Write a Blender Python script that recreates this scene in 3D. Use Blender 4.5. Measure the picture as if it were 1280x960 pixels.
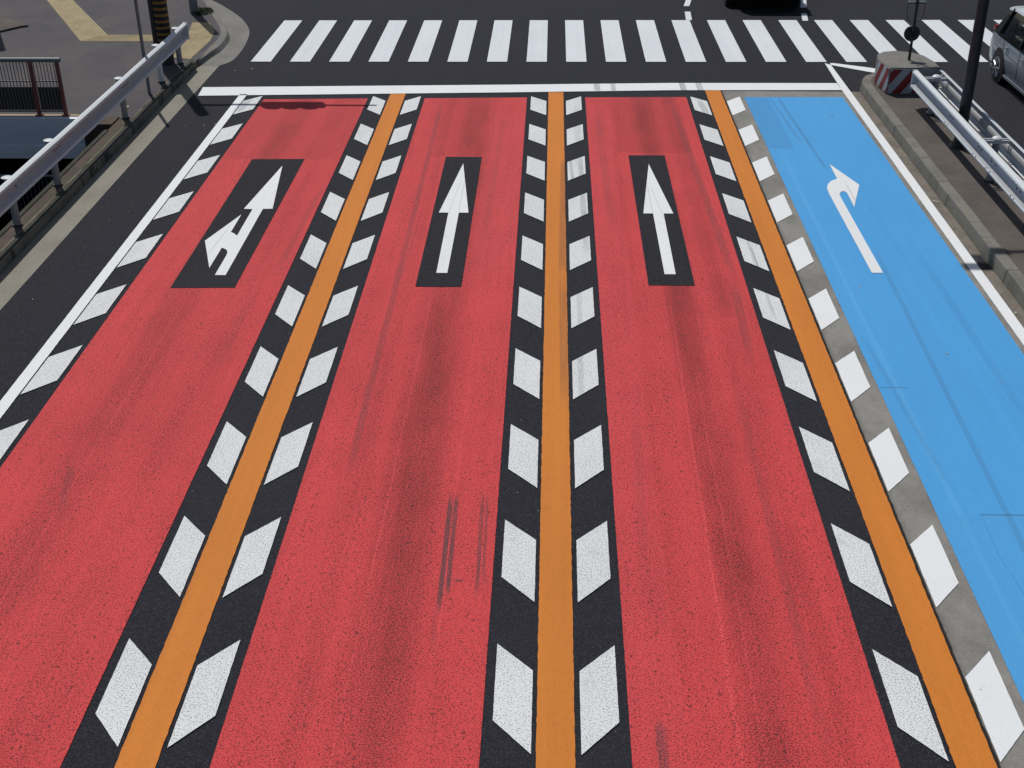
import bpy, bmesh, math, random
from mathutils import Vector, Matrix, noise as mnoise
R = math.radians
random.seed(7)
for o in list(bpy.data.objects): bpy.data.objects.remove(o)
C = bpy.data.collections.new('place'); bpy.context.scene.collection.children.link(C)
sc = bpy.context.scene

# ------------------------------------------------------------------ camera, sky, sun, exposure
H = 7.385
F_PX, TH, YAW, ROLL = 1557.4, R(29.131), R(-2.021), R(-0.506)
def cam_setup():
    ct, st, cy, sy = math.cos(TH), math.sin(TH), math.cos(YAW), math.sin(YAW)
    fwd = Vector((ct*sy, ct*cy, -st)); right = Vector((cy, -sy, 0)); up = Vector((st*sy, st*cy, ct))
    cr, sr = math.cos(ROLL), math.sin(ROLL)
    r2 = cr*right + sr*up; u2 = -sr*right + cr*up
    m = Matrix((r2, u2, -fwd)).transposed().to_4x4(); m.translation = (0, 0, H)
    cd = bpy.data.cameras.new('camera'); cd.sensor_width = 36; cd.lens = F_PX/1280*36
    cd.clip_start = .1; cd.clip_end = 2000
    o = bpy.data.objects.new('camera', cd); o.matrix_world = m
    sc.collection.objects.link(o); sc.camera = o
cam_setup()
TOSUN = Vector((-0.25, 0.52, 1.0)).normalized()
SUN_EL = math.asin(TOSUN.z); SUN_AZ = math.atan2(TOSUN.x, TOSUN.y)
w = bpy.data.worlds.new("World"); sc.world = w; w.use_nodes = True
nt = w.node_tree; bg = nt.nodes['Background']
sky = nt.nodes.new('ShaderNodeTexSky'); sky.sky_type = 'NISHITA'; sky.sun_disc = False
sky.sun_elevation = SUN_EL; sky.sun_rotation = SUN_AZ
sky.air_density = 1.0; sky.dust_density = 1.6; sky.ozone_density = 1.0
nt.links.new(sky.outputs[0], bg.inputs[0]); bg.inputs[1].default_value = 0.056
sd = bpy.data.lights.new('sun', 'SUN'); sd.energy = 3.25; sd.angle = R(0.53); sd.color = (1, .965, .92)
so = bpy.data.objects.new('sun', sd); so.rotation_euler = TOSUN.to_track_quat('Z', 'Y').to_euler(); sc.collection.objects.link(so)
sc.view_settings.view_transform = 'Standard'; sc.view_settings.look = 'None'
sc.view_settings.exposure = -0.06; sc.view_settings.gamma = 1
try: sc.view_settings.use_curve_mapping = False
except Exception: pass

# ------------------------------------------------------------------ node maths
class E:
    """a tiny expression wrapper over Math nodes"""
    def __init__(s, t, sock): s.t, s.s = t, sock
    def _op(s, op, *a, clamp=False):
        n = s.t.nodes.new('ShaderNodeMath'); n.operation = op; n.use_clamp = clamp
        for i, v in enumerate((s,)+a):
            if isinstance(v, E): s.t.links.new(v.s, n.inputs[i])
            else: n.inputs[i].default_value = float(v)
        return E(s.t, n.outputs[0])
    def __add__(s, o): return s._op('ADD', o)
    def __radd__(s, o): return s._op('ADD', o)
    def __sub__(s, o): return s._op('SUBTRACT', o)
    def __rsub__(s, o): return (s*-1)+o
    def __mul__(s, o): return s._op('MULTIPLY', o)
    def __rmul__(s, o): return s._op('MULTIPLY', o)
    def __truediv__(s, o): return s._op('DIVIDE', o)
    def abs(s): return s._op('ABSOLUTE')
    def max(s, o): return s._op('MAXIMUM', o)
    def min(s, o): return s._op('MINIMUM', o)
    def sat(s): return s._op('ADD', 0, clamp=True)
    def floor(s): return s._op('FLOOR')
    def frac(s): return s._op('FRACT')
    def sin(s): return s._op('SINE')
    def ramp(s, a, b):   # smooth 0 at a -> 1 at b
        n = s.t.nodes.new('ShaderNodeMapRange'); n.interpolation_type = 'SMOOTHSTEP'
        s.t.links.new(s.s, n.inputs[0])
        if a < b: n.inputs[1].default_value, n.inputs[2].default_value, n.inputs[3].default_value, n.inputs[4].default_value = a, b, 0, 1
        else: n.inputs[1].default_value, n.inputs[2].default_value, n.inputs[3].default_value, n.inputs[4].default_value = b, a, 1, 0
        return E(s.t, n.outputs[0])
def position(t):
    g = t.nodes.new('ShaderNodeNewGeometry'); sx = t.nodes.new('ShaderNodeSeparateXYZ')
    t.links.new(g.outputs['Position'], sx.inputs[0])
    return g.outputs['Position'], E(t, sx.outputs[0]), E(t, sx.outputs[1]), E(t, sx.outputs[2])
def noise(t, X, Y, Z, sx, sy, sz=1, detail=2, rough=.5, off=0):
    c = t.nodes.new('ShaderNodeCombineXYZ')
    for i, (v, k) in enumerate(((X, sx), (Y, sy), (Z, sz))):
        e = v*k + off; t.links.new(e.s, c.inputs[i])
    n = t.nodes.new('ShaderNodeTexNoise'); n.inputs['Scale'].default_value = 1
    n.inputs['Detail'].default_value = detail; n.inputs['Roughness'].default_value = rough
    t.links.new(c.outputs[0], n.inputs['Vector'])
    return E(t, n.outputs[0])
def vor(t, X, Y, scale, sy=None, rnd=1.0):
    c = t.nodes.new('ShaderNodeCombineXYZ'); t.links.new((X*scale).s, c.inputs[0]); t.links.new((Y*(sy or scale)).s, c.inputs[1])
    n = t.nodes.new('ShaderNodeTexVoronoi'); n.inputs['Scale'].default_value = 1; n.inputs['Randomness'].default_value = rnd
    t.links.new(c.outputs[0], n.inputs['Vector'])
    sp = t.nodes.new('ShaderNodeSeparateXYZ'); t.links.new(n.outputs['Color'], sp.inputs[0])
    return E(t, n.outputs['Distance']), E(t, sp.outputs[0])
def mixc(t, fac, a, b):
    m = t.nodes.new('ShaderNodeMix'); m.data_type = 'RGBA'; m.clamp_factor = True
    if isinstance(fac, E): t.links.new(fac.s, m.inputs[0])
    else: m.inputs[0].default_value = fac
    for i, v in ((6, a), (7, b)):
        if isinstance(v, (tuple, list)): m.inputs[i].default_value = (*v, 1)
        else: t.links.new(v, m.inputs[i])
    return m.outputs[2]
def new_mat(name, rough=.8, metal=0.0, spec=.4):
    m = bpy.data.materials.new(name); m.use_nodes = True
    b = m.node_tree.nodes['Principled BSDF']; b.inputs['Roughness'].default_value = rough
    b.inputs['Metallic'].default_value = metal; b.inputs['Specular IOR Level'].default_value = spec
    return m, m.node_tree, b
def bump(t, b, h, dist=.003, strength=.6):
    n = t.nodes.new('ShaderNodeBump'); n.inputs['Distance'].default_value = dist; n.inputs['Strength'].default_value = strength
    t.links.new(h.s, n.inputs['Height']); t.links.new(n.outputs[0], b.inputs['Normal'])

# ------------------------------------------------------------------ tyre rubber and dirt lying on every road surface (one shared group)
def make_grime():
    g = bpy.data.node_groups.new('road_grime', 'ShaderNodeTree')
    g.interface.new_socket('Rubber', in_out='OUTPUT', socket_type='NodeSocketFloat')
    g.interface.new_socket('Track', in_out='OUTPUT', socket_type='NodeSocketFloat')
    out = g.nodes.new('NodeGroupOutput')
    p, X, Y, Z = position(g)
    fine = noise(g, X, Y, Z, 75, .8, detail=2)         # streaky along the lane
    fine2 = noise(g, X, Y, Z, 26, 1.3, detail=3)
    tot = None
    def add(e):
        nonlocal tot
        tot = e if tot is None else tot.max(e)
    # (xa, ya) -> (xb, yb) centre line, width, strength, softness of ends
    marks = [(-1.03,10.86,-1.008,8.9,.052,.9,.4),(-.972,10.86,-.945,9.15,.046,.8,.3),(-.70,10.88,-.67,9.1,.042,.6,.4),(-.65,10.88,-.62,9.3,.034,.45,.35),(-.86,9.42,-.86,9.37,.10,.7,.03),(-.60,9.42,-.60,9.38,.05,.6,.03),(-1.05,9.0,-1.0,8.3,.05,.25,.5),
      (.915,7.6,.92,6.4,.09,.55,.2),
      (.935,26.6,.935,25.9,.13,.45,.02),(1.28,26.6,1.28,25.9,.11,.4,.02),(2.75,26.6,2.75,25.9,.13,.5,.02),(3.1,26.6,3.1,25.9,.14,.4,.02),
      (.21,21.6,.165,16.5,.12,.42,.5),(.165,16.6,.17,12.6,.11,.4,1.5),(.31,21.9,.38,19.6,.06,.35,.5),
      (.50,22,.52,17.2,.09,.34,1.2),(.40,16.5,.36,12,.07,.22,1.5),(.46,13,.47,12.2,.02,.3,.2),
      (-2.27,25,-2.17,11.2,.09,.36,1.0),(-2.1,19.5,-2.25,12.5,.04,.2,2.),
      (2.42,25.2,2.62,16,.13,.34,2.0),(2.6,16.5,2.5,13.6,.12,.32,1.4),(2.25,13.6,2.22,7,.09,.22,2.0),
      (-.95,24.5,-1.05,17,.12,.16,2.),(.9,24.8,.93,18.0,.14,.2,2.),(1.0,13,.9,9.0,.10,.13,2.),
      (-3.9,20.5,-4.0,16.2,.10,.22,1.2),(-4.15,16.0,-4.2,13.4,.12,.14,1.2),
      (-5.3,11.6,-5.0,10.3,.10,.25,.6),(4.62,25.6,4.8,21,.05,.38,.5),(4.45,25.6,4.62,22.4,.05,.28,.5),(4.85,17.5,4.62,9.0,.07,.26,1.),(4.40,10.6,4.36,9.9,.010,.3,.02),(4.36,9.95,4.42,9.2,.012,.3,.02),(4.05,14.6,4.22,11,.06,.18,.8),(5.45,18,5.5,11,.12,.12,3.),
      (3.0,17.6,3.02,16.4,.03,.45,.2),(2.98,19,3.0,15,.05,.25,.5),
      (-6.3,25.6,-6.35,24.3,.2,.3,.3),(2.98,25.4,3.1,23.5,.12,.35,.6),(.50,25.3,.45,21,.13,.16,1.)]
    for xa, ya, xb, yb, wd, st, sf in marks:
        k = (xb-xa)/(yb-ya)
        d = (X - (Y*k + (xa-ya*k))).abs()
        m = d.ramp(wd*.62, wd*.34) * Y.ramp(min(ya, yb)-sf*.2, min(ya, yb)+sf*.8) * Y.ramp(max(ya, yb)+sf*.2, max(ya, yb)-sf*.8)
        add(m*st)
    tot = tot * (fine*1.4+.2).sat() * (fine2.ramp(.25, .6)*.35+.65)
    g.links.new((tot*1.5).sat().s, out.inputs[0])
    # slow wear in the wheel tracks and oil down each lane's middle
    tr = None
    for xc, wd, st in ((-5.12,.42,.55),(-4.3,.30,.22),(-1.45,.45,.60),(-2.05,.14,.25),(1.80,.34,.65),(2.35,.22,.35),(1.15,.25,.1)):
        e = (X-xc).abs().ramp(wd, wd*.15)*st
        tr = e if tr is None else tr + e
    big = noise(g, X, Y, Z, 1.1, .28, detail=4, rough=.6)
    med = noise(g, X, Y, Z, 5.0, .55, detail=4, rough=.6, off=5)
    tr = tr * (big.ramp(.25, .7)*.9+.25) + (med-.5)*.35
    g.links.new(tr.s, out.inputs[1])
    return g
GRIME = make_grime()
def grime(t):
    n = t.nodes.new('ShaderNodeGroup'); n.node_tree = GRIME
    return E(t, n.outputs[0]), E(t, n.outputs[1])

def asphalt(name, base=(.0145, .015, .0205), light=(.059, .061, .071), rubber=.5):
    m, t, b = new_mat(name, .9, 0, .18)
    p, X, Y, Z = position(t)
    d, c = vor(t, X, Y, 95)
    big = noise(t, X, Y, Z, .35, .22, detail=4); fine = noise(t, X, Y, Z, 130, 130, detail=2)
    st = noise(t, X, Y, Z, 3, .3, detail=3)
    col = mixc(t, (c.ramp(.55, 1)*.55 + (fine-.5)*.5).sat(), base, light)
    col = mixc(t, (big.ramp(.35, .75)*.3 + (st-.5)*.5).sat(), col, (.030, .031, .038))
    spk = vor(t, X, Y, 9)[0]; spc = vor(t, X, Y, 9)[1]
    col = mixc(t, (spk.ramp(.07, .03)*spc.ramp(.93, .96)).sat(), col, (.3, .3, .29))
    t.links.new(col, b.inputs['Base Color'])
    bump(t, b, d*.7+fine*.6, .004, .7)
    return m
def paint(name, col, dark, pore=(.60, .70), pore_amt=.8, streak=.35, track=.5, seams=(), rects=(), rubber=1.0, light=None, pscale=60, rough=.75, scuff=0):
    m, t, b = new_mat(name, rough, 0, .2)
    p, X, Y, Z = position(t)
    rub, trk = grime(t)
    tone = noise(t, X, Y, Z, .9, .35, detail=3, off=3); lng = noise(t, X, Y, Z, 7, .18, detail=4, rough=.65, off=11)
    c = mixc(t, ((tone-.5)*.55 + (lng-.5)*streak + .14 + trk*track*.48).sat(), col, dark)
    lt = light or tuple(min(1, v*1.12+.01) for v in col)
    for xa, ya, xb, yb, wd, st in seams:
        k = (xb-xa)/(yb-ya)
        wob = (noise(t, X, Y, Z, .01, .8, detail=2)-.5)*.03
        e = (X - (Y*k + (xa-ya*k)) + wob).abs().ramp(wd, wd*.35)*Y.ramp(yb, yb+.6)*Y.ramp(ya, ya-.6)*st
        c = mixc(t, e, c, lt)
    jx = (noise(t, X, Y, Z, 2, 5, detail=4, rough=.7, off=41)-.5)*.05
    jy = (noise(t, X, Y, Z, 12, 2, detail=4, rough=.7, off=47)-.5)*.08
    for x0, x1, y0, y1, rc, st, *sf in rects:
        sf = sf[0] if sf else .02
        X_, Y_ = (X, Y) if sf == .02 and len(col) and name.startswith('blue') else (X+jx, Y+jy)
        e = (X_.ramp(x0-.012, x0+.012)*X_.ramp(x1+.012, x1-.012)*Y_.ramp(y0-.01, y0-.01+sf)*Y_.ramp(y1+.01, y1-.01))*st
        c = mixc(t, e, c, rc)
    ln2 = noise(t, X, Y, Z, 34, .10, detail=3, rough=.6, off=51); ln3 = noise(t, X, Y, Z, 90, .6, detail=2, off=57)
    c = mixc(t, ((ln2-.5)*1.1*streak*(trk+.55).sat()+(ln3-.5)*.5*streak).sat(), c, dark)
    mot = noise(t, X, Y, Z, 14, 9, detail=5, rough=.75, off=31)
    c = mixc(t, ((mot-.5)*(.5+streak)).sat(), c, dark)
    pn = noise(t, X, Y, Z, pscale, pscale*1.25, detail=2, rough=.6); pd = noise(t, X, Y, Z, 1.6, .8, detail=4, rough=.7, off=7)
    pn2 = noise(t, X, Y, Z, pscale*2.1, pscale*2.4, detail=1, off=17)
    lo, hi = pore
    pz = (pn*.80 + pn2*.20 + (pd-.5)*.10 + (trk*track).min(.8)*.10).ramp(lo+.004, hi-.004)
    pc = tuple(v*.20+.008 for v in col)
    c = mixc(t, pz*pore_amt, c, pc)
    if track:
        cl = noise(t, X, Y, Z, 30, 20, detail=3, rough=.7, off=61); cg = noise(t, X, Y, Z, 9, .35, detail=3, off=67)
        cz = (cl + (trk-.45).sat()*.10 + (cg-.5)*.22).ramp(.60, .645)
        c = mixc(t, cz*.75, c, (.075, .020, .022))
    if scuff:
        sc_ = noise(t, X, Y, Z, 4, 2.2, detail=5, rough=.7, off=21).ramp(.56, .72)
        c = mixc(t, sc_*scuff, c, tuple(v*.55 for v in col))
    c = mixc(t, rub*rubber*((pn-.5)*3.2+.78).sat(), c, (.045, .043, .048))
    # small dark spots: chewing gum and tar
    vd, vc = vor(t, X, Y, 2.2)
    c = mixc(t, vd.ramp(.038, .018)*vc.ramp(.74, .78)*.75, c, (.06, .055, .055))
    t.links.new(c, b.inputs['Base Color'])
    g2 = noise(t, X, Y, Z, 110, 110, detail=2)
    bump(t, b, g2*.6 - pz*.8, .0025, .55)
    return m
def concrete(name, col=(.20, .188, .165), dark=(.11, .104, .09), scale=1.0, edge=None, moss=0, stains=None):
    m, t, b = new_mat(name, .88, 0, .25)
    p, X, Y, Z = position(t)
    a = noise(t, X, Y, Z, 1.3*scale, .9*scale, 1.3, detail=5, rough=.65); f = noise(t, X, Y, Z, 60, 45, 60, detail=4, rough=.7)
    pat = noise(t, X, Y, Z, 9*scale, 6*scale, 9, detail=4, rough=.6, off=4)
    c = mixc(t, (a.ramp(.3, .72)*.75 + (f-.5)*1.5 + (pat-.5)*.8 + (noise(t, X, Y, Z, 4, 70, detail=2, off=13)-.5)*.35).sat(), col, dark)
    vd, vc = vor(t, X, Y, 3)
    c = mixc(t, vd.ramp(.07, .04)*vc.ramp(.7, .75)*.7, c, tuple(v*.4 for v in dark))
    if edge is not None:      # dirt gathered along the joint with the asphalt
        wob = (noise(t, X, Y, Z, 3, 7, detail=5, rough=.7)-.5)*.07
        c = mixc(t, (X-edge+wob).ramp(.10, .0)*.55, c, tuple(v*.35 for v in col))
        c = mixc(t, (X-edge+wob*.5).ramp(.034, .022), c, (.018, .017, .015))
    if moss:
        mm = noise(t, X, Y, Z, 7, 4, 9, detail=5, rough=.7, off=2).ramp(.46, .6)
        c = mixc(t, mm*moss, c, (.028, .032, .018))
    if moss and name == 'mossy_kerb':
        wv = (noise(t, X, Y, Z, 2, 3, detail=4, rough=.7, off=9)-.5)*.05; br = noise(t, X, Y, Z, 4, 2.5, detail=4, rough=.7, off=19).ramp(.38, .5)
        c = mixc(t, (X+8.032+wv*.3).abs().ramp(.022, .010)*br*.8, c, (.20, .185, .14))
        c = mixc(t, (X+8.195+wv).abs().ramp(.03, .012)*br*.8, c, (.19, .165, .12))
    if stains:
        for x0, x1, y0, y1, st in stains:
            e = X.ramp(x0-.06, x0+.06)*X.ramp(x1+.06, x1-.06)*Y.ramp(y0-.05, y0+.05)*Y.ramp(y1+.05, y1-.05)*st
            c = mixc(t, e, c, tuple(v*.3 for v in dark))
    t.links.new(c, b.inputs['Base Color']); bump(t, b, f*.5+pat*.5, .004, .6)
    return m
def plain(name, col, rough=.5, metal=0, var=.25, dirt=(.1, .09, .08), dirt_amt=.35, spec=.5, sc_=9):
    m, t, b = new_mat(name, rough, metal, spec)
    p, X, Y, Z = position(t)
    n = noise(t, X, Y, Z, sc_, sc_, sc_, detail=5, rough=.65); n2 = noise(t, X, Y, Z, sc_*6, sc_*6, sc_*6, detail=2)
    c = mixc(t, ((n-.5)*var+(n2-.5)*var*.6+var*.3).sat(), col, tuple(v*.55 for v in col))
    c = mixc(t, n.ramp(.55, .75)*dirt_amt, c, dirt)
    t.links.new(c, b.inputs['Base Color'])
    rr = (n*.3+(rough-.15)).sat(); t.links.new(rr.s, b.inputs['Roughness'])
    return m

M = {}
M['asphalt'] = asphalt('asphalt')
M['patch'] = asphalt('new_asphalt', (.014, .014, .0185), (.055, .055, .062))
RED = (.64, .064, .068); REDD = (.35, .034, .037)
M['red1'] = paint('red_paint_left', RED, REDD, (.544, .592), .95, .6, .8,
    seams=[(-5.06, 25, -5.1, 6, .018, .5), (-4.83, 20, -4.85, 8, .010, .3), (-4.2, 15, -4.22, 5, .010, .25)], rects=[(-6, -3.8, 21.5, 25.5, REDD, .25)])
M['red2'] = paint('red_paint_middle', RED, REDD, (.542, .590), .95, .6, .95,
    seams=[(-1.66, 16, -1.72, 5, .016, .6), (-1.5, 14, -1.52, 6, .010, .35), (-1.02, 22.5, -.98, 8, .014, .45), (-1.95, 16, -2.05, 5, .012, .4)],
    rects=[(-2.65, -1.25, 16.0, 21.7, RED, .35), (-1.22, -.5, 16.1, 24.2, (.61, .072, .082), .45, 1.), (-2.2, -1.25, 21.7, 25.5, REDD, .25)])
M['red3'] = paint('red_paint_right', RED, REDD, (.542, .590), .95, .6, .95,
    seams=[(1.64, 16, 1.50, 5, .022, .75), (1.80, 14, 1.69, 5, .014, .6), (1.9, 25, 1.95, 22, .010, .4), (2.2, 25, 2.1, 22, .01, .3), (2.35, 12, 2.3, 5, .010, .35)],
    rects=[(1.2, 2.55, 21.9, 25.5, REDD, .34), (.66, 1.12, 5, 25, (.64, .075, .085), .35, 3.), (1.58, 1.95, 12.8, 16.1, REDD, .45, 2.6), (1.98, 2.6, 14.85, 15.1, RED, .45), (1.98, 2.5, 12.9, 13.1, (.6, .066, .076), .35), (1.98, 2.75, 15.7, 16.08, (.6, .066, .076), .4), (2.0, 2.55, 14.2, 14.5, (.6, .066, .076), .3)])
BLUE = (.070, .335, .68)
M['blue'] = paint('blue_paint', BLUE, (.050, .255, .55), (.60, .68), .30, .75, .0, light=(.11, .39, .70), rough=.55,
    seams=[(4.15, 22, 4.2, 5, .05, .4), (4.6, 24, 4.7, 20, .02, .3)],
    rects=[(3.95, 4.42, 22.15, 25.5, (.055, .25, .52), .6), (4.38, 6.0, 10.56, 10.585, (.04, .12, .2), .7), (3.95, 4.3, 13.2, 13.225, (.04, .15, .25), .6), (3.95, 6, 4, 10.57, (.075, .31, .61), .35)], rubber=.8)
M['orange'] = paint('orange_paint', (.60, .20, .026), (.40, .125, .02), (.60, .67), .6, .9, .0, rubber=.8, rough=.7)
M['white'] = paint('white_paint_worn', (.71, .73, .735), (.54, .57, .58), (.545, .60), .85, .25, .0, light=(.8, .8, .8), scuff=.30, pscale=68)
M['white_clean'] = paint('white_paint_clean', (.75, .77, .775), (.60, .63, .64), (.60, .72), .5, .2, .0, scuff=.12)
M['white_zebra'] = paint('white_paint_crossing', (.66, .70, .73), (.46, .50, .53), (.60, .70), .45, .6, .0, scuff=.22)
M['white_arrow'] = paint('white_paint_arrow', (.75, .77, .775), (.56, .59, .60), (.60, .70), .55, .35, .0, scuff=.2, light=(.33, .34, .35), seams=[(-1.50, 20.7, -1.50, 18.5, .012, .4), (-1.55, 20.6, -1.69, 18.4, .010, .35), (1.62, 20.5, 1.62, 18.4, .012, .4), (1.64, 20.5, 1.82, 18.3, .010, .35), (-5.08, 18.4, -5.16, 16.9, .012, .5), (4.98, 20.6, 4.99, 19.0, .014, .5)])
M['concrete'] = concrete('concrete_slab', (.255, .247, .225), (.145, .14, .128), edge=3.515)
M['gutter'] = concrete('concrete_gutter', (.26, .245, .205), (.19, .18, .15))
M['gutter_right'] = concrete('dusty_concrete', (.20, .175, .148), (.10, .088, .076), scale=2.2, stains=[(6.0, 6.5, 16.75, 17.3, .85)])
M['kerb'] = concrete('kerb_concrete', (.20, .19, .165), (.115, .115, .095), scale=2)
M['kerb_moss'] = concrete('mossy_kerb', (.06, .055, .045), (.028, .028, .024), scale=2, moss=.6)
M['apron'] = concrete('corner_apron_concrete', (.205, .20, .185), (.135, .132, .12), scale=1.5)
M['island'] = concrete('island_asphalt', (.115, .098, .086), (.07, .062, .056), scale=1.5, stains=[(6.4, 7.3, 17.62, 17.95, .0)])
M['walk'] = concrete('sidewalk_asphalt', (.092, .083, .086), (.058, .056, .062), scale=.8)
M['strip'] = concrete('brown_verge', (.10, .075, .058), (.055, .042, .035), scale=2, moss=.3)
M['tactile'] = concrete('yellow_tactile_paving', (.38, .31, .18), (.24, .20, .13), scale=2)
M['rail_white'] = plain('galvanised_white_paint', (.60, .64, .66), .45, .0, .18, (.42, .43, .43), .25)
M['rail_shade'] = plain('shaded_white_paint', (.42, .43, .435), .6, .0, .3, (.2, .2, .19), .3)  # darker copy of the rail white: shade of the beam valley put into colour
M['rail_grey'] = plain('galvanised_steel', (.30, .32, .34), .45, .3, .3)
M['dark_pole'] = plain('dark_brown_pole_paint', (.022, .022, .024), .45, 0, .3, (.05, .045, .04), .2)
M['grey_pole'] = plain('grey_pole_paint', (.17, .19, .20), .5, 0, .25)
M['charcoal'] = plain('charcoal_pole', (.03, .032, .038), .6, 0, .3)
M['yellow'] = plain('yellow_band', (.24, .12, .012), .6, 0, .3, dirt_amt=.2)
M['black'] = plain('black_rubber', (.012, .012, .013), .8, 0, .3, (.03, .03, .03), .3)
M['redsheet'] = plain('red_reflective', (.20, .008, .012), .55, 0, .2, dirt_amt=.1)
M['whitesheet'] = plain('white_reflective', (.34, .37, .40), .55, 0, .2, dirt_amt=.2)
M['maroon'] = plain('red_brown_post', (.24, .075, .062), .6, 0, .3)
M['greenrail'] = plain('grey_green_handrail', (.20, .23, .22), .5, 0, .2)
M['bars'] = plain('brown_grey_bars', (.20, .175, .155), .6, 0, .2)
M['darkpanel'] = plain('dark_mesh_panel', (.05, .048, .048), .6, 0, .2)
M['bluewall'] = plain('blue_grey_wall', (.76, .79, .84), .7, 0, .25, (.4, .43, .48), .4, sc_=2)
M['lightwall'] = plain('pale_wall_edge', (.88, .9, .9), .7, 0, .2, sc_=3)
M['tan'] = concrete('tan_coping', (.36, .30, .20), (.26, .21, .15))
M['pit'] = plain('shade_black_pit', (.02, .02, .02), .95, 0, .3)  # near-black base colour paints the deep shade inside the stairwell
def gloss(name, col, rough, metal, spec=.5):
    m, t, b = new_mat(name, rough, metal, spec); p, X, Y, Z = position(t)
    n = noise(t, X, Y, Z, 1.5, 1.5, 1.5, detail=2)
    t.links.new(mixc(t, (n-.4).sat()*.3, col, tuple(v*.8 for v in col)), b.inputs['Base Color'])
    b.inputs['Coat Weight'].default_value = .5; b.inputs['Coat Roughness'].default_value = .06
    return m
M['silver'] = gloss('silver_car_paint', (.24, .28, .33), .45, .35)
M['roofwhite'] = gloss('pale_roof_paint', (.55, .62, .64), .4, .1)
M['blackcar'] = gloss('black_car_paint', (.006, .006, .007), .3, .1)
M['glass'] = plain('tinted_glass', (.010, .012, .015), .08, 0, .0, dirt_amt=0, spec=.8)
M['alloy'] = plain('alloy_rim', (.42, .44, .47), .3, .8, .1, dirt_amt=.1)
M['taillight'] = plain('red_lens', (.22, .01, .012), .25, 0, .05, dirt_amt=0)
M['signgrey'] = plain('sign_back_grey', (.10, .095, .088), .6, .2, .2)
M['leaf'] = plain('weed_leaf', (.05, .075, .02), .7, 0, .5)
M['stone'] = plain('litter_stone', (.42, .38, .30), .8, 0, .5)

# ------------------------------------------------------------------ mesh helpers
def link_mesh(name, bm, mat, parent=None, smooth=False):
    bmesh.ops.recalc_face_normals(bm, faces=bm.faces) if len(bm.faces) > 1 and bm.edges and not getattr(bm, 'flat', False) else None
    me = bpy.data.meshes.new(name); bm.to_mesh(me); bm.free()
    mats = mat if isinstance(mat, (list, tuple)) else [mat]
    for m_ in mats: me.materials.append(M[m_])
    if smooth:
        for p in me.polygons: p.use_smooth = True
        try: me.set_sharp_from_angle(angle=R(38))
        except Exception: pass
    o = bpy.data.objects.new(name, me); C.objects.link(o)
    if parent: o.parent = parent; o.matrix_parent_inverse = parent.matrix_world.inverted() if False else Matrix.Translation(-Vector(parent.location))
    return o
def tag(o, label=None, cat=None, group=None, kind=None):
    if label: o['label'] = label
    if cat: o['category'] = cat
    if group: o['group'] = group
    if kind: o['kind'] = kind
    return o
def empty(name, loc, label, cat, group=None, kind=None):
    o = bpy.data.objects.new(name, None); C.objects.link(o); o.location = loc; o.empty_display_size = .2
    return tag(o, label, cat, group, kind)
def sheet(bm, pts, z):
    vs = [bm.verts.new((x, y, z)) for x, y in pts]
    f = bm.faces.new(vs)
    f.normal_update()
    if f.normal.z < 0: f.normal_flip()
    return f
def flat(name, polys, z, mat, parent=None):
    bm = bmesh.new()
    for p in polys: sheet(bm, p, z)
    me = bpy.data.meshes.new(name); bm.to_mesh(me); bm.free(); me.materials.append(M[mat])
    o = bpy.data.objects.new(name, me); C.objects.link(o)
    if parent: o.parent = parent; o.matrix_parent_inverse = Matrix.Translation(-Vector(parent.location))
    return o
def rect(x0, x1, y0, y1): return [(x0, y0), (x1, y0), (x1, y1), (x0, y1)]
def rough_edge(pts, step=.12, amp=.004, seed=0):
    amp *= .4; step *= .5
    """a painted outline with slightly uneven edges"""
    rnd = random.Random(seed); out = []
    n = len(pts)
    for i in range(n):
        a, b = Vector(pts[i]), Vector(pts[(i+1) % n]); L = (b-a).length; k = max(1, int(L/step))
        nrm = Vector((-(b-a).y, (b-a).x)).normalized()
        for j in range(k):
            q = a.lerp(b, j/k) + (nrm*rnd.uniform(-amp, amp) if j else Vector((0, 0)))
            out.append((q.x, q.y))
    return out
def box(bm, x0, x1, y0, y1, z0, z1, bev=0, mi=0):
    vs = [bm.verts.new(v) for v in ((x0,y0,z0),(x1,y0,z0),(x1,y1,z0),(x0,y1,z0),(x0,y0,z1),(x1,y0,z1),(x1,y1,z1),(x0,y1,z1))]
    fs = [bm.faces.new([vs[i] for i in f]) for f in ((0,3,2,1),(4,5,6,7),(0,1,5,4),(1,2,6,5),(2,3,7,6),(3,0,4,7))]
    for f in fs: f.material_index = mi
    if bev:
        es = list({e for f in fs for e in f.edges})
        bmesh.ops.bevel(bm, geom=es, offset=bev, segments=2, affect='EDGES', profile=.6)
def prism(bm, pts, z0, z1, mi=0):
    n = len(pts)
    lo = [bm.verts.new((x, y, z0)) for x, y in pts]; hi = [bm.verts.new((x, y, z1)) for x, y in pts]
    bm.faces.new(hi).material_index = mi; bm.faces.new(lo[::-1]).material_index = mi
    for i in range(n): bm.faces.new((lo[i], lo[(i+1) % n], hi[(i+1) % n], hi[i])).material_index = mi
def tube(bm, a, b, r0, r1=None, seg=14, cap=True):
    a, b = Vector(a), Vector(b); r1 = r0 if r1 is None else r1
    d = (b-a).normalized(); u = d.orthogonal().normalized(); v = d.cross(u)
    A = [bm.verts.new(a+(u*math.cos(t)+v*math.sin(t))*r0) for t in [2*math.pi*i/seg for i in range(seg)]]
    B = [bm.verts.new(b+(u*math.cos(t)+v*math.sin(t))*r1) for t in [2*math.pi*i/seg for i in range(seg)]]
    for i in range(seg): bm.faces.new((A[i], A[(i+1) % seg], B[(i+1) % seg], B[i]))
    if cap: bm.faces.new(A[::-1]); bm.faces.new(B)
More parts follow.
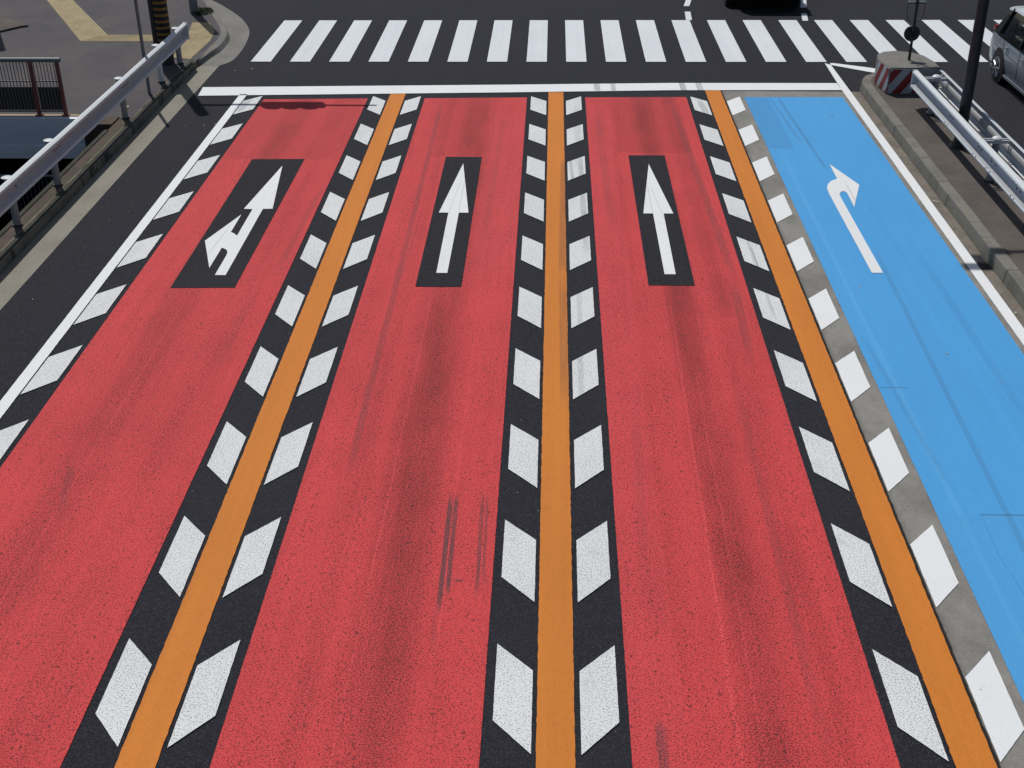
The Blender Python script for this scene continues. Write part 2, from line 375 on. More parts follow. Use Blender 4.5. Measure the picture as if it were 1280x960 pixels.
def lathe(bm, prof, c, seg=16, axis='Z'):
    rings = []
    for r, h in prof:
        ring = []
        for i in range(seg):
            t = 2*math.pi*i/seg
            if axis == 'Z': v = (c[0]+r*math.cos(t), c[1]+r*math.sin(t), c[2]+h)
            elif axis == 'X': v = (c[0]+h, c[1]+r*math.cos(t), c[2]+r*math.sin(t))
            else: v = (c[0]+r*math.cos(t), c[1]+h, c[2]+r*math.sin(t))
            ring.append(bm.verts.new(v))
        rings.append(ring)
    for a, b in zip(rings, rings[1:]):
        for i in range(seg): bm.faces.new((a[i], a[(i+1) % seg], b[(i+1) % seg], b[i]))
    bm.faces.new(rings[0][::-1]); bm.faces.new(rings[-1])
def S(o, kind='structure', label=None): o['kind'] = kind; return tag(o, label)

# ------------------------------------------------------------------ ground, roads, pavements
WK = .15                    # pavement height
PX0, PX1, PY0, PY1 = -13.5, -8.43, 11.5, 23.5      # stairwell opening
B = 300
S(flat('road', [rect(-B, B, PY1, B), rect(-B, B, -B, PY0), rect(-B, PX0, PY0, PY1), rect(PX1, B, PY0, PY1)], 0, 'asphalt'), label='dark asphalt road and crossing street')
S(flat('concrete_lane', [rough_edge([(3.515, -6), (7.0, -6), (7.0, 25.6), (6.33, 25.88), (3.515, 25.93)], .1, .006, 3)], .004, 'concrete'), label='grey concrete slab of the right hand lane')
gl = flat('gutter', [rough_edge([(-8.1, -6), (-7.55, -6), (-7.55, 27.9), (-7.62, 28.3), (-8.1, 28.0)], .3, .005, 5)], .004, 'gutter'); S(gl)
S(flat('gutter', [rect(6.215, 6.45, -6, 25.86)], .008, 'gutter_right'))
inner = [(-8.01, 27.9), (-8.0, 28.9), (-7.99, 29.65), (-8.08, 30.45), (-8.41, 31.44), (-8.93, 32.77), (-9.38, 33.9), (-10.4, 35.7), (-12.5, 37.2), (-16, 38)]
outer = [(-7.55, 27.9), (-7.36, 28.3), (-7.33, 29.0), (-7.40, 30.1), (-7.60, 31.3), (-8.10, 32.6), (-8.80, 33.85), (-9.5, 34.9), (-10.6, 36.3), (-12.6, 37.8), (-16, 38.7)]
def smooth_path(pts, n=4):
    out = []
    for i in range(len(pts)-1):
        p0, p1, p2, p3 = pts[max(i-1, 0)], pts[i], pts[i+1], pts[min(i+2, len(pts)-1)]
        for k in range(n):
            t = k/n
            out.append(tuple(.5*((2*p1[j])+(-p0[j]+p2[j])*t+(2*p0[j]-5*p1[j]+4*p2[j]-p3[j])*t*t+(-p0[j]+3*p1[j]-3*p2[j]+p3[j])*t**3) for j in (0, 1)))
    return out+[pts[-1]]
IN, OUT = smooth_path(inner), smooth_path(outer)
bm = bmesh.new(); sheet(bm, OUT+IN[::-1], .006)
me = bpy.data.meshes.new('corner_apron'); bm.to_mesh(me); me.materials.append(M['apron'])
ap = bpy.data.objects.new('corner_apron', me); C.objects.link(ap); S(ap, label='curved concrete apron round the pavement corner')
# kerb of the corner: a low ramped ridge
def offset_path(pts, d):
    out = []
    for i, p in enumerate(pts):
        a, b = Vector(pts[max(i-1, 0)]), Vector(pts[min(i+1, len(pts)-1)]); t = (b-a).normalized(); out.append((p[0]+t.y*d, p[1]-t.x*d))
    return out
def taper_path(pts, d): 
    q = offset_path(pts, d); 
    return [tuple(Vector(pts[i]).lerp(Vector(q[i]), min(1, i/5))) for i in range(len(pts))]
K0, K1, K2 = offset_path(IN, -.02), taper_path(IN, .13), taper_path(IN, .19)
bm = bmesh.new()
def strip(bm, a, za, b, zb):
    A = [bm.verts.new((x, y, za)) for x, y in a]; Bv = [bm.verts.new((x, y, zb)) for x, y in b]
    for i in range(len(a)-1): bm.faces.new((A[i], Bv[i], Bv[i+1], A[i+1]))
strip(bm, K0, WK+.004, K1, WK-.03); strip(bm, K1, WK-.03, K2, .0)
link_mesh('kerb', bm, 'apron', smooth=True)['kind'] = 'structure'
def slab(name, pts, z0, z1, mat):
    bm = bmesh.new(); prism(bm, pts, z0, z1); return S(link_mesh(name, bm, mat))
slab('sidewalk', [(-60, PY1), (PX1, PY1), (-8.2, PY1)] + [(-8.2, 27.85)] + IN + [(-60, 38.2)], -.3, WK, 'walk')
slab('verge', [(PX1, -6), (-8.2, -6), (-8.2, PY1-.003), (PX1, PY1-.003)], -.3, WK, 'strip')
slab('sidewalk', [(-60, PY0), (-60, -6), (PX1-.003, -6), (PX1-.003, PY0)], -.3, WK, 'walk')
slab('sidewalk', [(-60, PY0+.003), (PX0, PY0+.003), (PX0, PY1-.003), (-60, PY1-.003)], -.3, WK, 'walk')
# left kerb in blocks
def kerb_run(name, path, width, h, mat, seg_len=.6, inward=1, jit=.004, bev=.015, batter=.0):
    bm = bmesh.new(); rnd = random.Random(3)
    # resample
    pts = [Vector(path[0])]; 
    for a, b in zip(path, path[1:]):
        a, b = Vector(a), Vector(b); L = (b-a).length; n = max(1, round(L/seg_len))
        pts += [a.lerp(b, (i+1)/n) for i in range(n)]
    for i in range(len(pts)-1):
        a, b = pts[i], pts[i+1]; t = (b-a).normalized(); nr = Vector((t.y, -t.x))*inward
        a2, b2 = a+t*.004, b-t*.004; hh = h+rnd.uniform(-jit, jit); jx = nr*rnd.uniform(-jit, jit)
        q = [a2+jx, b2+jx, b2+jx+nr*width, a2+jx+nr*width]; q2 = [a2+jx+nr*batter, b2+jx+nr*batter, q[2], q[3]]
        lo = [bm.verts.new((p.x, p.y, -.05)) for p in q]; hi = [bm.verts.new((p.x, p.y, hh)) for p in q2]
        fs = [bm.faces.new(hi), bm.faces.new(lo[::-1])]+[bm.faces.new((lo[k], lo[(k+1) % 4], hi[(k+1) % 4], hi[k])) for k in range(4)]
        bmesh.ops.bevel(bm, geom=[hi[0].link_edges[k] for k in range(len(hi[0].link_edges)) if hi[0].link_edges[k].other_vert(hi[0]) in hi], offset=bev, segments=2, affect='EDGES', profile=.6)
    o = link_mesh(name, bm, mat, smooth=False); return S(o)
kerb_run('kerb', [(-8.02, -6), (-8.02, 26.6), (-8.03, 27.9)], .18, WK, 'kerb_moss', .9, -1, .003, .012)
# ------------------------------------------------------------------ right hand island
IZ = .21
ipath = [(6.37, -6), (6.37, 25.3), (6.38, 25.75), (6.44, 26.1), (6.57, 26.38), (6.80, 26.58), (7.15, 26.68), (7.5, 26.6), (7.85, 26.4), (8.1, 26.0), (8.15, 25.5), (8.15, -6)]
kerb_run('kerb', ipath, .20, IZ, 'kerb', .6, 1, .004, .014, .03)
il = offset_path(ipath, .19)
slab('traffic_island', il, -.1, IZ-.008, 'island')

# ------------------------------------------------------------------ painted lanes
ZL, ZM, ZT = .008, .012, .016
def marking(name, polys, z, mat, label, cat, group=None, parent=None, seed=0, amp=.004):
    o = flat(name, [rough_edge(p, .11, amp, seed+i) for i, p in enumerate(polys)], z, mat, parent)
    if parent is None: tag(o, label, cat, group)
    return o
YN = -2.0
marking('red_lane', [[(-6.0, YN), (-3.83, YN), (-3.83, 25.33), (-5.99, 25.26)]], ZL, 'red1', 'red painted lane on the left, holding the split left and straight arrow', 'painted lane', 'red painted lanes', seed=1)
marking('red_lane', [[(-2.65, YN), (-.535, YN), (-.535, 25.42), (-2.65, 25.35)]], ZL, 'red2', 'red painted lane between the left and the middle orange lines', 'painted lane', 'red painted lanes', seed=2)
marking('red_lane', [[(.668, YN), (2.76, YN), (2.755, 25.46), (.668, 25.43)]], ZL, 'red3', 'red painted lane between the middle and the right orange lines', 'painted lane', 'red painted lanes', seed=3)
marking('blue_lane', [[(3.95, YN), (5.965, YN), (5.965, 25.46), (3.945, 25.46)]], ZL+.002, 'blue', 'light blue painted turning lane beside the kerbed island', 'painted lane', seed=4)
for x0, x1, lb in ((-3.402, -3.081, 'left of three orange lines, right of the lane with the split arrow'), (-.09, .22, 'middle orange line running up the centre of the road'), (3.19, 3.51, 'right orange line beside the grey concrete strip')):
    yt = 25.95 if x0 > 3 else (25.8 if x0 > -1 else 25.68)
    marking('orange_line', [[(x0, YN), (x1, YN), (x1, yt), (x0, yt)]], ZL+.001, 'orange', lb, 'road line', 'orange lane lines', seed=int(x0*10), amp=.009)
marking('white_edge_line', [[(-6.565, YN), (-6.405, YN), (-6.405, 25.62), (-6.565, 25.60)]], ZM, 'white_clean', 'long white line along the left edge of the coloured lanes', 'road line', seed=6)
marking('white_edge_line', [[(6.045, YN), (6.205, YN), (6.205, 25.9), (6.20, 28.12), (6.09, 28.12), (6.045, 26.0)]], ZM, 'white_clean', 'long white line between the blue lane and the island kerb', 'road line', seed=7)
marking('white_link_line', [[(6.09, 28.125), (6.30, 28.12), (7.0, 27.75), (7.6, 27.35), (7.6, 27.0), (6.95, 27.37), (6.35, 27.85), (6.20, 27.97)]], ZM, 'white_clean', 'short bent white line from the crossing towards the striped block', 'road line', seed=8)
marking('stop_line', [[(-7.42, 25.50), (-.86, 25.78), (2.5, 25.95), (6.044, 25.97), (6.044, 26.50), (2.55, 26.50), (-.87, 26.36), (-7.48, 26.14)]], ZM, 'white_clean', 'wide white stop line across all lanes before the crossing', 'stop line', seed=9)
# crossing
cw = empty('crosswalk', (2, 30.3, 0), 'white zebra crossing across the top of the road', 'crosswalk')
for i in range(0, 21):
    x = -6.903+.9*i
    marking('stripe', [rect(x, x+.46, 28.24-.0006*i, 32.29)], ZM, 'white_zebra', None, None, parent=cw, seed=40+i, amp=.005)
# slanted dashes: seven rows, mirrored about each line
R0, RP = 25.487, 1.887
def dash_row(xi, xo, label, mat='white', kmax=14, seed=0, lag=.34):
    root = empty('dashed_line', ((xi+xo)/2, 15, 0), label, 'road marking', 'rows of slanted white dashes')
    for k in range(kmax):
        y = R0-RP*k
        p = [(xo, y), (xi, y-lag), (xi, y-lag-.965), (xo, y-.94)]
        marking('dash', [p], ZM, mat, None, None, parent=root, seed=seed+k)
dash_row(-6.385, -6.06, 'row of slanted white dashes between the white edge line and the left red lane', seed=100)
dash_row(-3.44, -3.74, 'row of slanted white dashes left of the left orange line', seed=120)
dash_row(-3.04, -2.74, 'row of slanted white dashes right of the left orange line', seed=140)
dash_row(-.13, -.45, 'row of slanted white dashes left of the middle orange line', seed=160)
dash_row(.27, .585, 'row of slanted white dashes right of the middle orange line', seed=180)
dash_row(3.15, 2.84, 'row of slanted white dashes left of the right orange line, on black asphalt', seed=200)
dash_row(3.55, 3.855, 'row of slanted white dashes right of the right orange line, on grey concrete', 'white_clean', seed=220)
# arrows
def arrow(name, loc, label, panel, shape, group='painted lane arrows'):
    if panel is None:
        return marking(name, [shape], ZT, 'white_arrow', label, 'road arrow', group, seed=5, amp=.002)
    root = empty(name, loc, label, 'road arrow', group)
    marking('background_panel', [panel], ZM+.001, 'patch', None, None, parent=root, seed=3)
    marking('arrow_shape', [shape], ZT+.001, 'white_arrow', None, None, parent=root, seed=5, amp=.002)
    return root
def straight(x): return [(x-.08, 16.5), (x+.08, 16.5), (x+.085, 18.88), (x+.24, 18.88), (x+.0, 21.27), (x-.24, 18.88), (x-.085, 18.88)]
arrow('lane_arrow', (-1.59, 19, 0), 'white straight arrow on a black panel in the middle red lane', rect(-1.925, -1.27, 16.03, 21.64), straight(-1.585))
arrow('lane_arrow', (1.71, 19, 0), 'white straight arrow on a black panel in the right red lane', rect(1.375, 2.03, 16.12, 21.75), straight(1.71))
split = [(-4.80, 21.12), (-4.555, 19.02), (-4.712, 19.01), (-4.712, 16.38), (-4.868, 16.38), (-4.868, 17.10), (-4.878, 17.22), (-4.92, 17.32), (-5.005, 17.39), (-5.01, 16.63), (-5.33, 17.66), (-5.01, 18.76), (-5.01, 18.01), (-4.955, 17.97), (-4.88, 17.87), (-4.88, 19.0), (-5.025, 19.01)]
arrow('lane_arrow', (-4.9, 19, 0), 'white split arrow pointing left and straight on a black panel', [(-5.40, 15.94), (-4.485, 15.96), (-4.47, 21.5), (-5.42, 21.48)], split)
turn = [(4.61, 16.59), (4.61, 19.80), (4.625, 20.08), (4.68, 20.28), (4.76, 20.43), (4.885, 20.54), (4.90, 21.29), (5.20, 20.24), (4.90, 19.20), (4.915, 19.85), (4.885, 19.94), (4.82, 19.90), (4.775, 19.78), (4.77, 19.6), (4.77, 16.59)]
arrow('lane_arrow', (4.8, 19, 0), 'white arrow bending right on the blue lane', None, turn)
# dotted guide lines beyond the crossing
for pts, lb in ((((3.37, 3.52, 32.30, 3.42, 3.57, 33.25), (3.45, 3.6, 33.9, 3.62, 3.77, 34.9), (3.8, 3.95, 35.6, 4.1, 4.25, 36.6)), 'short white guide dashes left of the black car beyond the crossing'),
                (((6.30, 6.44, 32.22, 6.40, 6.55, 33.05), (6.5, 6.65, 33.7, 6.68, 6.83, 34.7), (6.85, 7.0, 35.4, 7.15, 7.3, 36.4)), 'short white guide dashes right of the black car beyond the crossing')):
    root = empty('guide_line', (pts[0][0], 33.5, 0), lb, 'road marking', 'dotted guide lines')
    for a0, a1, ya, b0, b1, yb in pts: marking('dash', [[(a0, ya), (a1, ya), (b1, yb), (b0, yb)]], ZM, 'white_zebra', None, None, parent=root)

# tactile paving on the pavement
k = 1-WK/H
def sc2(p): return [(x*k, y*k) for x, y in p]
bm = bmesh.new(); rnd = random.Random(5)
def ribbed(a0, a1, b0, b1, n):     # strip between edges a0-a1 (start) and b0-b1 (end) with raised bars along it
    sheet(bm, [a0, a1, b1, b0], WK+.004)
    for i in range(n):
        t0, t1 = (i+.25)/n, (i+.75)/n
        q = [Vector(a0).lerp(Vector(a1), t0), Vector(a0).lerp(Vector(a1), t1), Vector(b0).lerp(Vector(b1), t1), Vector(b0).lerp(Vector(b1), t0)]
        prism(bm, [(v.x, v.y) for v in q], WK+.003, WK+.010)
c1, c2, d1, d2 = sc2([(-11.49, 30.17), (-11.02, 30.80), (-14.75, 36.2), (-14.05, 36.2)])
ribbed(c1, c2, d1, d2, 8)
e1, e2 = sc2([(-8.9, 30.13), (-8.9, 30.80)])
ribbed(c1, c2, e1, e2, 6)
pad = sc2([(-9.24, 32.1), (-8.80, 32.1), (-8.42, 31.1), (-8.32, 30.2), (-8.36, 28.5), (-8.84, 28.65), (-8.895, 30.1)])
sheet(bm, pad, WK+.005)
def inside(p, poly):
    r = False; n = len(poly)
    for i in range(n):
        (x1, y1), (x2, y2) = poly[i], poly[(i+1) % n]
        if (y1 > p[1]) != (y2 > p[1]) and p[0] < (x2-x1)*(p[1]-y1)/(y2-y1)+x1: r = not r
    return r
y = 28.1
while y < 31.8:
    x = -9.4
    while x < -8:
        if inside((x, y), pad): lathe(bm, [(.017, 0), (.013, .006)], (x, y, WK+.004), 6)
        x += .075
    y += .075
tp = link_mesh('tactile_paving', bm, 'tactile'); tag(tp, 'cream yellow ribbed and dotted tactile paving on the corner pavement', 'tactile paving')

# ------------------------------------------------------------------ stairwell on the left
root = empty('stairwell', (-11, 21, 0), 'sunken stairwell with blue grey wall beside the left guardrail', 'stairwell')
bm = bmesh.new(); D = -3.4
for q in ([(PX0, PY0, WK), (PX0, PY1, WK), (PX0, PY1, D), (PX0, PY0, D)], [(PX1, PY0, WK), (PX1, PY1, WK), (PX1, PY1, D), (PX1, PY0, D)],
          [(PX0, PY0, WK), (PX1, PY0, WK), (PX1, PY0, D), (PX0, PY0, D)], [(PX0, PY0, D), (PX1, PY0, D), (PX1, PY1+5, D), (PX0, PY1+5, D)],
          [(PX0, PY1+5, D), (PX1, PY1+5, D), (PX1, PY1+5, -.7), (PX0, PY1+5, -.7)], [(PX0, PY1, D), (PX0, PY1+5, D), (PX0, PY1+5, -.7), (PX0, PY1, -.7)],
          [(PX1, PY1, D), (PX1, PY1+5, D), (PX1, PY1+5, -.7), (PX1, PY1, -.7)], [(PX0, PY1, -.7), (PX1, PY1, -.7), (PX1, PY1+5, -.7), (PX0, PY1+5, -.7)]):
    bm.faces.new([bm.verts.new(v) for v in q])
link_mesh('pit_walls', bm, 'pit', root)
bm = bmesh.new(); box(bm, PX0+.01, -9.02, PY1-.14, PY1-.003, -.36, WK+.02)
link_mesh('wall', bm, 'bluewall', root)
bm = bmesh.new(); box(bm, PX0+.01, -9.02, PY1-.17, PY1-.003, -.62, -.363)
link_mesh('wall_ledge', bm, 'lightwall', root)
bm = bmesh.new(); box(bm, PX0+.01, -9.25, PY1+.0, PY1+.13, WK+.001, WK+.035, .006); link_mesh('coping', bm, 'tan', root)
bm = bmesh.new(); box(bm, -9.015, PX1-.01, PY1-.5, PY1-.004, -.6, WK+.03, .01); link_mesh('corner_block', bm, 'strip', root)
bm = bmesh.new(); box(bm, PX1-.05, PX1+.03, PY0, PY1-.8, -.3, WK+.02, .008); link_mesh('rim', bm, 'kerb_moss', root)
bm = bmesh.new(); tube(bm, (PX0+.1, PY1-.25, -.95), (-9.2, PY1-.25, -.95), .025)
for i in range(44): tube(bm, (-9.3-i*.09, PY1-.25, -.96), (-9.3-i*.09, PY1-.25, -1.75), .008, seg=6, cap=False)
link_mesh('lower_railing', bm, 'rail_grey', root)

root = empty('railing', (-11, PY1+.06, WK), 'railing with grey green top rail and red brown posts above the stairwell', 'railing')
YR, ZB, ZR = PY1+.04, WK+.036, 1.27
bm = bmesh.new(); tube(bm, (-13.4, YR, ZR), (-9.42, YR, ZR), .045)
link_mesh('top_rail', bm, 'greenrail', root, True)
for x in (-9.50, -10.02, -11.2, -12.4, -13.35):
    bm = bmesh.new(); box(bm, x-.035, x+.035, YR-.03, YR+.03, ZB, ZR-.03, .006); box(bm, x-.07, x+.07, YR-.05, YR+.05, ZB, ZB+.02); link_mesh('post', bm, 'maroon', root)
bm = bmesh.new(); x = -9.57
while x > -13.3:
    tube(bm, (x, YR, ZB+.08), (x, YR, ZR-.04), .009, seg=6, cap=False); x -= .065
tube(bm, (-13.35, YR, .86), (-9.5, YR, .86), .014, seg=8)
tube(bm, (-13.35, YR, ZB+.08), (-9.5, YR, ZB+.08), .016, seg=8)
link_mesh('bars', bm, 'bars', root)
for x0, x1 in ((-9.97, -9.54), (-11.16, -10.06), (-12.36, -11.24)):
    bm = bmesh.new(); box(bm, x0, x1, YR+.018, YR+.026, ZB+.1, .74); link_mesh('panel', bm, 'darkpanel', root)

# ------------------------------------------------------------------ guardrails
def w_beam(bm, xplane, side, z0, y0, y1, h=.35, th=.005, flare=0):
    """corrugated steel beam running along Y; side=+1 bulges to +X"""
    prof = [(0, 1), (.045, .985), (.078, .94), (.085, .87), (.075, .80), (.012, .68), (0, .63), (0, .37), (.012, .32), (.075, .20), (.085, .13), (.078, .06), (.045, .015), (0, 0)]
    ys = [y0+(y1-y0)*i/24 for i in range(25)]
    def ring(y, off): return [bm.verts.new((xplane+side*(p[0]+off)+mnoise.noise(Vector((y*.7, z0, 3)))*.006, y, z0+p[1]*h)) for p in prof]
    A = [ring(y, 0) for y in ys]; Bk = [ring(y, -th) for y in ys]
    for r in (A, Bk):
        for a, b in zip(r, r[1:]):
            for i in range(len(prof)-1):
                fc = bm.faces.new((a[i], a[i+1], b[i+1], b[i]))
                if 4 <= i <= 8: fc.material_index = 1  # valley faces take the white with shade painted in
    for a, b in zip(list(zip(A, Bk)), list(zip(A, Bk))[1:]):
        for e in (0, -1): bm.faces.new((a[0][e], b[0][e], b[1][e], a[1][e]))
    for e in (0, -1):
        for i in range(len(prof)-1): bm.faces.new((A[e][i], A[e][i+1], Bk[e][i+1], Bk[e][i]))
def bolts(root, x, side, zs, ys):
    for y in ys:
        for z in zs:
            bm = bmesh.new(); lathe(bm, [(.014, 0), (.014, .006*side), (.008, .012*side)], (x, y, z), 8, 'X'); link_mesh('bolt', bm, 'charcoal', root)
# left rail
root = empty('guardrail', (-8.29, 20, WK), 'white steel guardrail between the left pavement and the gutter', 'guardrail')
LZ = .62
for n_, (ya, yb) in enumerate(((23.52, 27.85), (19.5, 23.56), (15.5, 19.54), (11.5, 15.54))):
    bm = bmesh.new(); w_beam(bm, -8.215+.002*(n_ % 2), 1, LZ+.001*n_, ya, yb, .36); link_mesh('beam', bm, ['rail_white', 'rail_shade'], root, True)
for ys in ((27.5,), (26.1, 25.9), (23.62, 23.46, 23.3), (19.82, 19.7, 19.58), (17.9,), (15.9, 15.7)):
    bolts(root, -8.211, 1, (LZ+.18,), ys); bolts(root, -8.145, 1, (LZ+.30, LZ+.06), ys)
bm = bmesh.new(); box(bm, -8.235, -8.13, 27.84, 27.865, LZ-.01, LZ+.37, .004); link_mesh('end_plate', bm, 'rail_white', root)
for yp in (27.5, 26.0, 23.46, 19.70, 17.9, 15.7, 13.0):
    bm = bmesh.new(); tube(bm, (-8.31, yp, WK-.05), (-8.31, yp, .93), .06); p = link_mesh('post', bm, 'rail_grey' if yp != 26 else 'rail_white', root, True)
    bm = bmesh.new(); lathe(bm, [(.085, 0), (.085, .014), (.06, .024), (.02, .028)], (-8.325, yp, .93), 14); link_mesh('cap', bm, 'rail_white', p, True)
    p.matrix_parent_inverse = Matrix.Translation(-Vector(root.location))
    bm = bmesh.new(); box(bm, -8.27, -8.216, yp-.05, yp+.05, LZ+.10, LZ+.24, .004); link_mesh('bracket', bm, 'rail_white', p)
    bm = bmesh.new(); lathe(bm, [(.085, 0), (.08, .03), (.062, .035)], (-8.31, yp, WK), 14); link_mesh('base_collar', bm, 'charcoal', p, True)
# right rail, two beams back to back
root = empty('guardrail', (7.235, 18, IZ), 'double sided white steel guardrail along the kerbed island on the right', 'guardrail')
RZ = .57
YE = 24.15
for sd_, xp in ((-1, 7.02), (1, 7.45)):
    for n_, (ya, yb) in enumerate(((19.9, YE), (15.9, 19.94), (11.9, 15.94), (7.9, 11.94))):
        bm = bmesh.new(); w_beam(bm, xp+.002*(n_ % 2), sd_, RZ+.001*n_, ya, yb, .35); link_mesh('beam', bm, ['rail_white', 'rail_shade'], root, True)
for ys in ((24.0,), (21.75, 21.6), (20.05, 19.9), (19.35, 19.15), (18.1, 17.95)): bolts(root, 7.017, -1, (RZ+.175,), ys); bolts(root, 6.947, -1, (RZ+.29, RZ+.06), ys)
# rounded nose joining both beams
bm = bmesh.new()
prof = [(0, .35), (.05, .32), (.05, .03), (0, 0)]
ang = [math.pi*i/12 for i in range(13)]
def ring2(a, o): 
    r = .215+o
    return [bm.verts.new((7.235-r*math.cos(a), YE-.003+r*.55*math.sin(a), RZ+z)) for _, z in prof]
G1 = [ring2(a, 0.02) for a in ang]; G2 = [ring2(a, .014) for a in ang]
for G in (G1, G2):
    for a, b in zip(G, G[1:]):
        for i in range(3): bm.faces.new((a[i], a[i+1], b[i+1], b[i]))
link_mesh('nose_plate', bm, 'rail_grey', root, True)
bm = bmesh.new(); box(bm, 6.935, 7.03, YE-.001, YE+.02, RZ-.01, RZ+.355, .003); link_mesh('end_plate', bm, 'rail_white', root)
for yp in (23.6, 19.9, 17.9, 15.9, 13.9, 11.9):
    bm = bmesh.new(); tube(bm, (7.235, yp, IZ-.05), (7.235, yp, RZ+.33), .06); p = link_mesh('post', bm, 'rail_grey', root, True)
    bm = bmesh.new(); box(bm, 7.03, 7.445, yp-.06, yp-.035, RZ+.30, RZ+.355, .003); box(bm, 7.03, 7.445, yp+.035, yp+.06, RZ+.30, RZ+.355, .003); box(bm, 7.18, 7.29, yp-.035, yp+.035, RZ+.30, RZ+.35); link_mesh('cross_bar', bm, 'rail_white', p)
    bm = bmesh.new(); lathe(bm, [(.082, 0), (.08, .02), (.055, .045), (.02, .052)], (7.235, yp, RZ+.356), 14); link_mesh('cap', bm, 'rail_white', p, True)
    bm = bmesh.new(); lathe(bm, [(.09, 0), (.085, .03), (.062, .035)], (7.235, yp, IZ-.01), 14); link_mesh('base_collar', bm, 'charcoal', p, True)

# ------------------------------------------------------------------ striped concrete block with its sign
root = empty('barrier_block', (7.1, 25.6, IZ), 'concrete nose block with red and white slanted stripes on the island end', 'barrier')
outl = [(6.72, 25.0), (7.29, 25.0), (7.46, 24.98), (7.72, 25.05), (7.72, 25.5), (7.64, 25.95), (7.45, 26.22), (7.15, 26.36), (6.88, 26.28), (6.70, 26.05), (6.64, 25.7)]
bm = bmesh.new(); prism(bm, outl, IZ-.02, .74)
es = [e for e in bm.edges if all(v.co.z > .7 for v in e.verts)]
bmesh.ops.bevel(bm, geom=es, offset=.02, segments=2, affect='EDGES', profile=.5)
link_mesh('body', bm, 'apron', root)
def stripes(name, p0, p1, z0, z1, n, shift, lean):
    """boards of slanted bands on the vertical face p0-p1, a few mm proud"""
    p0, p1 = Vector(p0), Vector(p1); t = (p1-p0); L = t.length; t.normalize(); nr = Vector((t.y, -t.x)); 
    root_b = None
    bm = bmesh.new(); h = z1-z0; wd = L/n
    def pt(s, z, o): q = p0+t*s+nr*o; return (q.x, q.y, z)
    A = [pt(0, z0, .004), pt(L, z0, .004), pt(L, z1, .004), pt(0, z1, .004)]; Bb = [pt(0, z0, -.004), pt(L, z0, -.004), pt(L, z1, -.004), pt(0, z1, -.004)]
    va = [bm.verts.new(v) for v in A]; vb = [bm.verts.new(v) for v in Bb]
    bm.faces.new(va); bm.faces.new(vb[::-1])
    for i in range(4): bm.faces.new((va[i], vb[i], vb[(i+1) % 4], va[(i+1) % 4]))
    pl = link_mesh('striped_board', bm, 'whitesheet', root)
    for j in range(-3, n+4):
        if j % 2: continue
        s0 = j*wd+shift; 
        # band at height fraction f covers [s0+lean*f, s0+wd+lean*f], clipped to [0, L]
        poly = []
        def clip(poly, axis_lo, axis_hi):
            for bound, sgn in ((axis_lo, 1), (axis_hi, -1)):
                out = []
                for i in range(len(poly)):
                    a, b = poly[i], poly[(i+1) % len(poly)]
                    ia, ib = sgn*(a[0]-bound) >= 0, sgn*(b[0]-bound) >= 0
                    if ia: out.append(a)
                    if ia != ib:
                        u = (bound-a[0])/(b[0]-a[0]); out.append((bound, a[1]+(b[1]-a[1])*u))
                poly = out
                if not poly: return []
            return poly
        poly = clip([(s0, z0+.003), (s0+wd, z0+.003), (s0+wd+lean, z1-.003), (s0+lean, z1-.003)], .003, L-.003)
        if len(poly) < 3: continue
        bm = bmesh.new(); va = [bm.verts.new(pt(s, z, .007)) for s, z in poly]; bm.faces.new(va)
        if bm.faces[0:] and False: pass
        link_mesh('red_stripe', bm, 'redsheet', pl)
stripes('front', (6.735, 24.99), (7.29, 24.99), IZ+.01, .715, 3, .07, .36)
stripes('side', (6.64, 25.72), (6.715, 25.01), IZ+.01, .715, 4, -.1, .34)

root = empty('island_sign', (7.22, 25.6, .74), 'thin dark post with a small round sign on the striped block', 'sign')
bm = bmesh.new(); tube(bm, (7.235, 25.58, .73), (7.235, 25.58, 2.5), .028); link_mesh('pole', bm, 'dark_pole', root, True)
bm = bmesh.new(); lathe(bm, [(.155, 0), (.16, .008), (.16, .022), (.15, .03)], (7.225, 25.60, 1.27), 26, 'Y'); link_mesh('round_sign', bm, 'dark_pole', root, True)
bm = bmesh.new(); lathe(bm, [(.075, 0), (.06, -.05)], (7.225, 25.60, 1.27), 14, 'Y'); link_mesh('lamp_housing', bm, 'black', root, True)
bm = bmesh.new()
box(bm, 7.06, 7.41, 25.615, 25.63, 1.86, 1.90); box(bm, 7.06, 7.41, 25.612, 25.632, 1.85, 1.865)
us = [(7.065, 1.86), (7.065, 1.66), (7.10, 1.56), (7.17, 1.50), (7.30, 1.50), (7.37, 1.56), (7.405, 1.66), (7.405, 1.86)]
for a, b in zip(us, us[1:]): tube(bm, (a[0], 25.62, a[1]), (b[0], 25.62, b[1]), .011, seg=8)
link_mesh('sign_frame', bm, 'signgrey', root)
bm = bmesh.new(); box(bm, 7.06, 7.41, 25.606, 25.636, 1.868, 1.905); link_mesh('sign_top_bar', bm, 'whitesheet', root)

